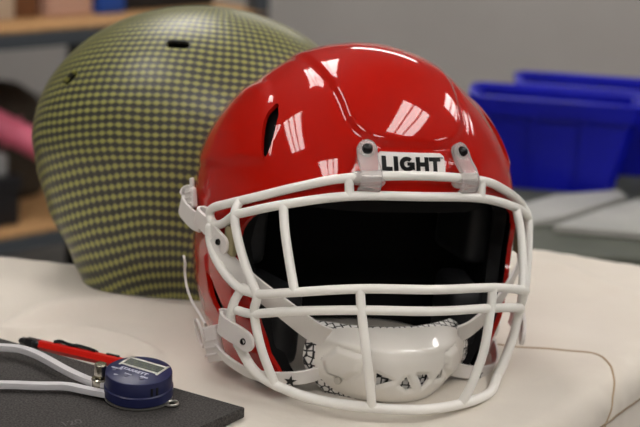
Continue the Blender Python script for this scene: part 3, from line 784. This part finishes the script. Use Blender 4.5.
# ------------------------------------------------------------------ bench with bins beyond the table
bench = thing('work_bench', 'dark grey green bench beyond the table carrying the blue bins', 'bench', (1.05, 1.12, FZ))
box('bench_top', (0, 0, .63), (1.8, .80, .04), M['bench'], bench, bev=.004)
for x in (-.82, .82):
    for y in (-.34, .34): box('leg', (x, y, .305), (.06, .06, .61), M['wood_leg'], bench)
def flat_panel(poly, h, label):
    return tag(prism('flat_panel', poly, -.0995, -.0995 + h, M['panel'], None, .001), label, 'panel', None)
flat_panel([(.22, .79), (.318, .868), (.430, 1.005), (.425, 1.040), (.330, .995), (.255, .905)], .008, 'narrow pale grey panel lying under the blue bins')
flat_panel([(.300, .815), (.380, .915), (.475, 1.02), (.62, 1.00), (.66, .84), (.42, .80)], .010, 'broad pale grey panel lying in front right of the bins')

def bin_(label, loc, rz):
    t = thing('storage_bin', label, 'bin', loc, rz, 'blue plastic storage bins')
    W0, W1, D0, D1, H = .182, .244, .085, .115, .134; T = .003
    bm = bmesh.new()
    def ring(w_, d_, z, cut=0):
        c = .012; return [bm.verts.new(p) for p in ((-w_ / 2 + c, -d_ / 2, z), (w_ / 2 - c, -d_ / 2, z), (w_ / 2, -d_ / 2 + c, z), (w_ / 2, d_ / 2 - c, z), (w_ / 2 - c, d_ / 2, z), (-w_ / 2 + c, d_ / 2, z), (-w_ / 2, d_ / 2 - c, z), (-w_ / 2, -d_ / 2 + c, z))]
    R = [ring(W0, D0, 0), ring(W1 - .012, D1 - .012, H - .028), ring(W1, D1, H - .027), ring(W1 + .004, D1 + .004, H - .002), ring(W1 - .006, D1 - .006, H), ring(W1 - .020, D1 - .020, H - .006), ring(W0 - 2 * T, D0 - 2 * T, T)]
    bm.faces.new(R[0][::-1]); bm.faces.new(R[-1])
    for A, B_ in zip(R, R[1:]):
        for k in range(8): bm.faces.new((A[k], A[(k + 1) % 8], B_[(k + 1) % 8], B_[k]))
    from_bm('body', bm, M['bin'], t, 30)
    for x in (-.030, .042):
        bm = bmesh.new(); q = [(-.004, -D0 / 2, .004), (.004, -D0 / 2, .004), (.004, -D1 / 2 + .004, H - .030), (-.004, -D1 / 2 + .004, H - .030)]
        a1 = [bm.verts.new((x + p[0], p[1] + .001, p[2])) for p in q]; b1 = [bm.verts.new((x + p[0], p[1] - .005, p[2])) for p in q]
        bm.faces.new(a1); bm.faces.new(b1)
        for k in range(4): bm.faces.new((a1[k], a1[(k + 1) % 4], b1[(k + 1) % 4], b1[k]))
        from_bm('rib', bm, M['bin'], t)
    return t
bin_('blue plastic storage bin standing nearest behind the red helmet', (.331, 1.088, -.0995), radians(-7))
bin_('blue plastic bin half hidden behind the nearer blue bin', (.410, 1.214, -.0995), radians(-5))
box_ = tag(box('dark_box', (.618, 1.05, -.0500), (.19, .16, .098), M['dark'], None, None, .004), 'black box at the right edge beside the blue bins', 'box')

# ------------------------------------------------------------------ rack on the left
RA = radians(45.5)
rack = thing('storage_rack', 'grey steel rack with wooden shelves at left against the wall', 'shelf', (-.662, 1.95, FZ), RA)
LX0, LX1, DP = -.9, .74, .45
for z in (-.050, -.481):
    zz = z - FZ
    box('beam', ((LX0 + LX1) / 2, .012, zz - .021), (LX1 - LX0, .024, .038), M['steel_grey'], rack)
    box('beam', ((LX0 + LX1) / 2, DP - .012, zz - .021), (LX1 - LX0, .024, .038), M['steel_grey'], rack)
    box('shelf_board', ((LX0 + LX1) / 2, DP / 2, zz - .004), (LX1 - LX0 - .01, DP, .012), M['chipboard'], rack)
for x in (LX0 + .02, LX1 - .02):
    for y in (.02, DP - .02): box('upright', (x, y, .60), (.04, .04, 1.2), M['steel_grey'], rack)
box('upright', (.50, DP - .020, .60), (.035, .034, 1.2), M['dark'], rack)
RM = Matrix.Translation((-.662, 1.95, 0)) @ Matrix.Rotation(RA, 4, 'Z')
def on_rack(name, x, y, z, s, m, label, cat, lid=None):
    p = RM @ Vector((x, y, z)); t = thing(name, label, cat, p, RA)
    box('body', (0, 0, s[2] / 2), s, m, t, bev=.004)
    if lid: box('lid', (0, 0, s[2] - .012), (s[0] + .008, s[1] + .008, .03), lid, t, bev=.003)
    return t
zs = -.0460
on_rack('carton', -.02, .20, zs, (.075, .22, .20), M['darkbrown'], 'very dark brown carton at far left of the upper shelf', 'box', M['darkbrown'])
on_rack('carton', .065, .20, zs, (.075, .20, .18), M['cream'], 'cream carton between two brown cartons on the upper shelf', 'box', M['cream'])
on_rack('carton', .145, .22, zs, (.06, .20, .16), M['brown'], 'mid brown carton right of the cream one on upper shelf', 'box', M['brown'])
on_rack('carton', .245, .20, zs, (.115, .20, .17), M['pinkish'], 'rose beige carton left of the blue tub on upper shelf', 'box', M['pinkish'])
on_rack('tub', .355, .18, zs, (.075, .16, .11), M['blue_tub'], 'blue plastic tub on the upper shelf above the woven shell', 'tub', M['blue_tub'])
on_rack('crate', .54, .22, zs, (.26, .20, .14), M['dark'], 'dark crate at the right end of the upper shelf', 'crate', M['dark'])
zl = -.4770
on_rack('crate', -.02, .15, zl, (.20, .20, .105), M['dark'], 'black crate on the lower shelf under the pink roll', 'crate', M['dark'])
on_rack('plastic_tray', -.02, .15, zl + .107, (.16, .17, .045), M['pale'], 'pale grey tray on top of the black crate at left', 'tray')
pr = thing('foam_roll', 'pink roll slanting down at left above the pale grey tray', 'roll', (-.66, 2.06, -.30))
tube('roll', [(-.11, -.0, .070), (-.0, 0, .020), (.066, 0, -.012)], .030, M['pink'], pr, 20, 4)
box('band', (.0, 0, .02), (.004, .062, .062), M['pink'], pr, Matrix.Rotation(radians(25), 3, 'Y'))
ur = thing('cloth_bundle', 'dark brown rounded bundle behind the pink roll', 'bundle', RM @ Vector((.205, .325, zl)), RA)
lathe('body', [(0, 0), (.100, 0), (.112, .03), (.115, .12), (.108, .18), (.085, .225), (.045, .250), (0, .256)], M['umber'], ur, 32, sharp=80)
tube('tie', [(.1125 * cos(a_), .1125 * sin(a_), .15) for a_ in (2 * pi * k / 20 for k in range(20))], .004, M['darkbrown'], ur, 8, 2, True)
